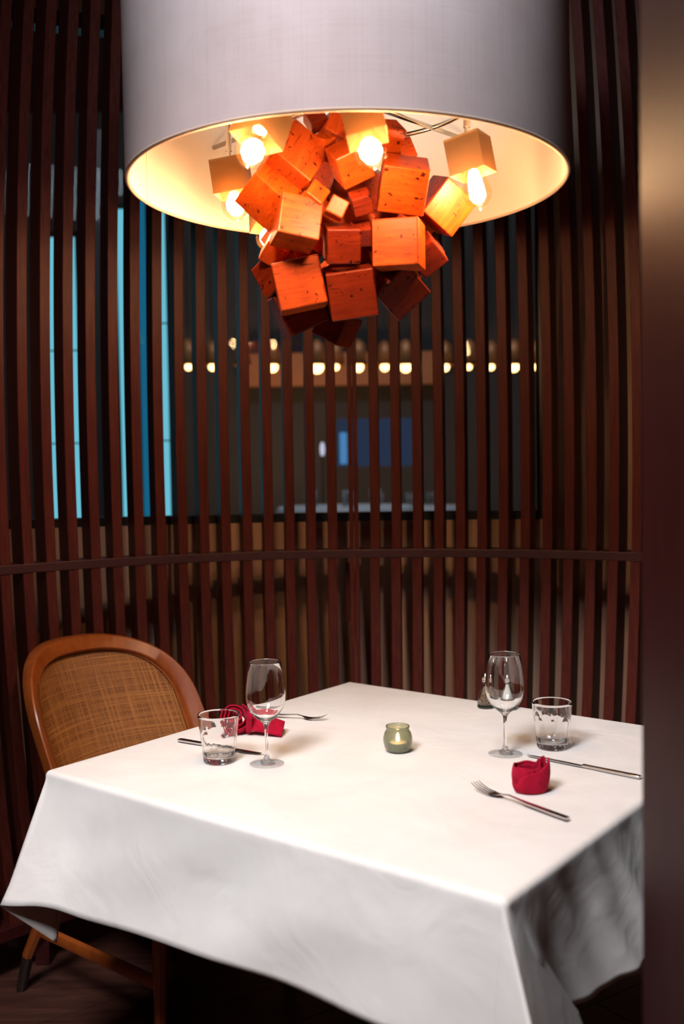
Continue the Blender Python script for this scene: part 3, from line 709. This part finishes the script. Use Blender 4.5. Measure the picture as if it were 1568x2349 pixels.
def tumbler(x, y, rz, lab):
    nf = 9
    def rf(t, r, z):
        k = (t * nf / (2 * PI)) % 1.0 - .5                       # -0.5..0.5 across a facet
        arch_z = .074 - .012 * (2 * k) ** 2 * 1.0
        if r > .0 and z > .006 and z < arch_z:
            f = math.cos(PI / nf) / math.cos(k * 2 * PI / nf)
            dz = min(1, (arch_z - z) / .005); dz = dz * dz * (3 - 2 * dz)
            return r * (1 - ((1 - f) * .0 + .030 * (1 - (2 * k) ** 2) * .55 + .003) * dz)
        return r
    prof_o = [(0, .002), (.026, .002), (.030, .0), (.0335, .0005), (.0352, .003)] + [(.0354 + .0116 * (z / .107), z) for z in [.006 + .004 * i for i in range(25)]] + [(.0468, .1062), (.0462, .1075), (.0450, .1070)]
    prof_i = [(.0448 - .0105 * (1 - z / .107), z) for z in (.103, .09, .075, .06, .045, .03, .02)] + [(.033, .0155), (.029, .0125), (.018, .0112), (0, .011)]
    bm = bmesh.new(); no = len(prof_o)
    rings = []
    n = 144
    def rff(t, r, z): return r
    lathe_prof = prof_o + prof_i; cnt = [0]
    for idx, (r, z) in enumerate(lathe_prof):
        if r < 1e-6: rings.append([bm.verts.new((0, 0, z))]); continue
        rings.append([bm.verts.new(((rf(2 * PI * i / n, r, z) if idx < no else r) * math.cos(2 * PI * i / n), (rf(2 * PI * i / n, r, z) if idx < no else r) * math.sin(2 * PI * i / n), z)) for i in range(n)])
    for a, b in zip(rings, rings[1:]):
        for i in range(n):
            j = (i + 1) % n
            if len(a) == 1: bm.faces.new((a[0], b[j], b[i]))
            elif len(b) == 1: bm.faces.new((a[i], a[j], b[0]))
            else: bm.faces.new((a[i], a[j], b[j], b[i]))
    o = single('tumbler', bm, M_glass, x, y, lab, 'glass', smooth='auto'); o.rotation_euler = (0, 0, rz); return o
tumbler(-.2835, 2.2230, .3, 'clear faceted water tumbler on the left beside the chair')
tumbler(.4775, 2.2930, .0, 'clear faceted water tumbler on the right, beside the right wine glass')

# candle jar
jar = empty('candle_jar', (.1200, 2.2820, TOP), label='small round frosted green glass candle jar with a lit tealight in mid table', cat='candle')
bm = bmesh.new(); lathe(bm, [(0, .001), (.020, .0), (.025, .002), (.0305, .010), (.0335, .022), (.0335, .032), (.0305, .043), (.0265, .050), (.0262, .053), (.0275, .057), (.0272, .059), (.0255, .0585), (.0240, .054), (.0245, .050), (.0280, .043), (.0310, .032), (.0310, .022), (.028, .011), (.022, .005), (0, .004)], 64)
obj('glass_jar', bm, M_jar, jar, smooth=True)
tl = None
bm = bmesh.new(); lathe(bm, [(0, .0052), (.0205, .0052), (.0205, .021), (.0200, .021), (.0200, .0065), (0, .0065)], 40); tl = obj('tealight_cup', bm, M_alu, jar, smooth='auto')
bm = bmesh.new(); lathe(bm, [(0, .0066), (.0199, .0066), (.0199, .0185), (.012, .0178), (0, .0176)], 40); obj('wax', bm, M_wax, tl, smooth='auto')
bm = bmesh.new(); tube(bm, [(0, 0, .017), (.0004, 0, .024)], .0006, 6); obj('wick', bm, M_frame, tl)
bm = bmesh.new(); lathe(bm, [(0, .0215), (.0026, .024), (.0036, .028), (.0028, .034), (.0012, .040), (0, .044)], 16); obj('flame', bm, M_flame, tl, smooth=True)

# shakers
def shaker(x, y, fill, lab, h=.042):
    o = empty('shaker', (x, y, TOP), label=lab, cat='shaker')
    pr = [(.0225, .006), (.0235, .012), (.0232, .022), (.0205, .034), (.0160, .046), (.0112, .057), (.0095, .066), (.0098, .074)]
    bm = bmesh.new(); lathe(bm, [(0, .006)] + pr + [(r - .0018, z) for r, z in pr[::-1][:-1]] + [(.020, .009), (0, .009)], 40); obj('glass_body', bm, M_thin, o, smooth=True)
    bm = bmesh.new(); lathe(bm, [(0, .0), (.022, 0), (.0238, .002), (.0235, .0058), (0, .0058)], 40); obj('glass_base', bm, M_green, o, smooth='auto')
    bm = bmesh.new(); q = [(max(.004, r - .0022), z) for r, z in pr if z <= h]; lathe(bm, [(0, .0092)] + [(.0205, .0094)] + q[1:] + [(0, q[-1][1] + .003)], 32); obj('filling', bm, fill, o, smooth='auto')
    bm = bmesh.new(); lathe(bm, [(.0092, .070), (.0112, .071), (.0112, .0735), (.0098, .0745), (.0110, .0765), (.0110, .0785), (.0097, .0798), (.0105, .0815), (.0105, .0835), (.0092, .086), (.0082, .091), (.0050, .0945), (0, .0955)], 32)
    for k in range(6): pass
    obj('metal_cap', bm, M_cap, o, smooth='auto')
shaker(.3810, 2.6880, M_pepper, 'glass pepper shaker with a metal cap, at the far table edge', .058)
shaker(.4380, 2.6700, M_salt, 'glass salt shaker with a metal cap, seen through the right wine glass', .072)

# cutlery: built along +x (handle end at 0, working end at L), laid on the cloth
def fork(end, tip, lab):
    e, t = Vector(end), Vector(tip); L = (t - e).length
    o = empty('fork', (e.x, e.y, TOP), (0, 0, math.atan2(t.y - e.y, t.x - e.x)), label=lab, cat='fork')
    s = L / .205
    bm = bmesh.new(); prof = []
    st = [(0, .0060, .0040, .006), (.03, .0062, .0042, .006), (.085, .0050, .0035, .007), (.105, .0030, .0024, .009), (.125, .0026, .0020, .0105), (.140, .0030, .0018, .0075), (.148, .0085, .0010, .0048), (.158, .0118, .0008, .0032), (.166, .0122, .0008, .0030)]
    rows = [[(x * s, y, z + dz) for y, dz in ((-w, -h / 2), (w, -h / 2), (w, h / 2), (-w, h / 2))] for x, w, h, z in st]
    vr = loft(bm, rows, closed=True); bm.faces.new(vr[0]); bm.faces.new(vr[-1][::-1])
    obj('handle', bm, M_steel, o, bevel=.0008, smooth='auto')
    bm = bmesh.new()
    for k in range(4):
        y0 = -.0105 + .0070 * k; rr_ = []
        for x, z, w in ((.164, .0030, .0021), (.175, .0036, .0016), (.188, .0062, .0013), (.198, .0100, .0010), (.205, .0140, .0005)):
            rr_.append([(x * s, y0 + dy, z + dz) for dy, dz in ((-w, -.0007), (w, -.0007), (w, .0007), (-w, .0007))])
        v_ = loft(bm, rr_, closed=True); bm.faces.new(v_[0]); bm.faces.new(v_[-1][::-1])
    obj('tines', bm, M_steel, o)
def knife(end, tip, lab):
    e, t = Vector(end), Vector(tip); L = (t - e).length; s = L / .245
    o = empty('knife', (e.x, e.y, TOP), (0, 0, math.atan2(t.y - e.y, t.x - e.x)), label=lab, cat='knife')
    bm = bmesh.new(); st = [(0, .0058, .0055), (.01, .0066, .0062), (.06, .0060, .0058), (.105, .0050, .0056), (.118, .0056, .0060), (.122, .0046, .0050)]
    rows = [[(x * s, y, .0042 + z) for y, z in ((-w, -h / 2), (w, -h / 2), (w, h / 2), (-w, h / 2))] for x, w, h in st]
    vr = loft(bm, rows, closed=True); bm.faces.new(vr[0]); bm.faces.new(vr[-1][::-1]); obj('handle', bm, M_steel, o, bevel=.0012, smooth='auto')
    bm = bmesh.new(); st = [(.120, -.006, .006), (.13, -.0085, .0065), (.17, -.0098, .0062), (.21, -.0098, .0055), (.232, -.0070, .0050), (.241, -.0015, .0045), (.245, .0025, .0042)]
    rows = [[(x * s, a, .0022), (x * s, (a + b) / 2, .0018), (x * s, b, .0022), (x * s, b, .0042), (x * s, (a + b) / 2, .0044), (x * s, a, .0026)] for x, a, b in st]
    vr = loft(bm, rows, closed=True); bm.faces.new(vr[0]); bm.faces.new(vr[-1][::-1]); obj('blade', bm, M_steel, o, smooth='auto')
fork((.4030, 1.8050), (.2600, 2.0030), 'steel dinner fork on the right, nearest the front corner of the table')
knife((.6075, 2.0469), (.4077, 2.2229), 'long steel table knife on the right, behind the red napkin')
fork((-.2440, 2.6350), (-.0491, 2.5744), 'steel fork at the far left setting, pointing right from the red napkin')
knife((-.4019, 2.3935), (-.1897, 2.2629), 'dark looking steel knife at the left setting, behind the left tumbler')

# napkins
def ribbon(bm, f, n, m_=8):
    rows = [[f(i / n, j / m_) for j in range(m_ + 1)] for i in range(n + 1)]
    loft(bm, rows)
nk = empty('napkin', (.3690, 1.9900, TOP), label='dark red cloth napkin folded into a rose, on the right by the fork', cat='napkin')
bm = bmesh.new()
def petal(t, v):
    a = t * 2 * PI * 2.35 + 2.6; r = .010 + .0225 * t ** .8
    top = .050 + .016 * math.exp(-(((((a + 1) % (2 * PI)) - 1.3)) / .5) ** 2) - .010 * (1 - t) + .0015 * math.sin(5 * a)
    rr_ = r * (.80 + .42 * math.sin(PI * min(1, v * .62 + .12))) * (1 + .05 * math.sin(3 * a + 2 * v))
    return Vector((rr_ * math.cos(a), rr_ * math.sin(a) * .85, .002 + top * v))
ribbon(bm, petal, 150, 12); obj('rolled_rose', bm, M_red, nk, smooth=True, solid=.0022)
bm = bmesh.new()
def wrap(t, v):
    a = -2.75 + 2.9 * t; r = .0375 + .003 * math.sin(4 * t) 
    zt_ = .030 + .040 * t ** 1.3 - .016 * math.exp(-((t - .08) / .10) ** 2) + .010 * math.exp(-((t - .02) / .05) ** 2)
    if t > .9: zt_ -= .9 * (t - .9) * .2
    rr_ = r * (.78 + .30 * math.sin(PI * min(1, v * .6 + .12)))
    return Vector((rr_ * math.cos(a), rr_ * math.sin(a) * .85, .001 + zt_ * v))
ribbon(bm, wrap, 70, 12); obj('outer_fold', bm, M_red, nk, smooth=True, solid=.0024)

nk = empty('napkin', (-.2700, 2.4600, TOP), (0, 0, 0), label='dark red cloth napkin twisted into a rose with a tail, behind the left tumbler', cat='napkin')
bm = bmesh.new(); tl_ = Matrix.Translation((-.004, 0, .036)) @ Matrix.Rotation(math.radians(52), 4, 'X') 
def petal2(t, v):
    a = t * 2 * PI * 3.1 + .5; r = .006 + .030 * t ** .9
    p = Vector((r * math.cos(a) * (1 + .12 * v), r * math.sin(a) * (1 + .12 * v), -.030 + .052 * v * (1 - .25 * t) + .002 * math.sin(4 * a)))
    q = tl_ @ p; q.z = max(q.z, .0012); return q
ribbon(bm, petal2, 170, 10); obj('rolled_rose', bm, M_red, nk, smooth=True, solid=.0028)
bm = bmesh.new()
def band(t, v):
    a = -1.9 + 2.5 * t
    return Vector((.026 + .014 * v + .004 * math.sin(3 * t), -.040 * math.cos((t - .35) * 2.6) + .004, .0015 + .060 * math.sin(PI * min(1, t * .98 + .01)) ** .7 * (1 - .12 * v)))
ribbon(bm, band, 40, 8); obj('wrapped_fold', bm, M_red, nk, smooth=True, solid=.003)
bm = bmesh.new()
def tail(t, v):
    x = .026 + .088 * t; half = .016 + .026 * t
    y = -half + 2 * half * v - .004
    zz = .040 * (1 - t) ** .8 * math.sin(PI * (v * .8 + .1)) + .026 * t * (1 - abs(2 * v - 1)) ** .8 + .010 * math.exp(-((t - .55) / .2) ** 2) * math.sin(PI * v)
    return Vector((x + .006 * math.sin(PI * v) * t, y, .0015 + max(0, zz)))
ribbon(bm, tail, 40, 18); obj('tail_fold', bm, M_red, nk, smooth=True, solid=.0028)
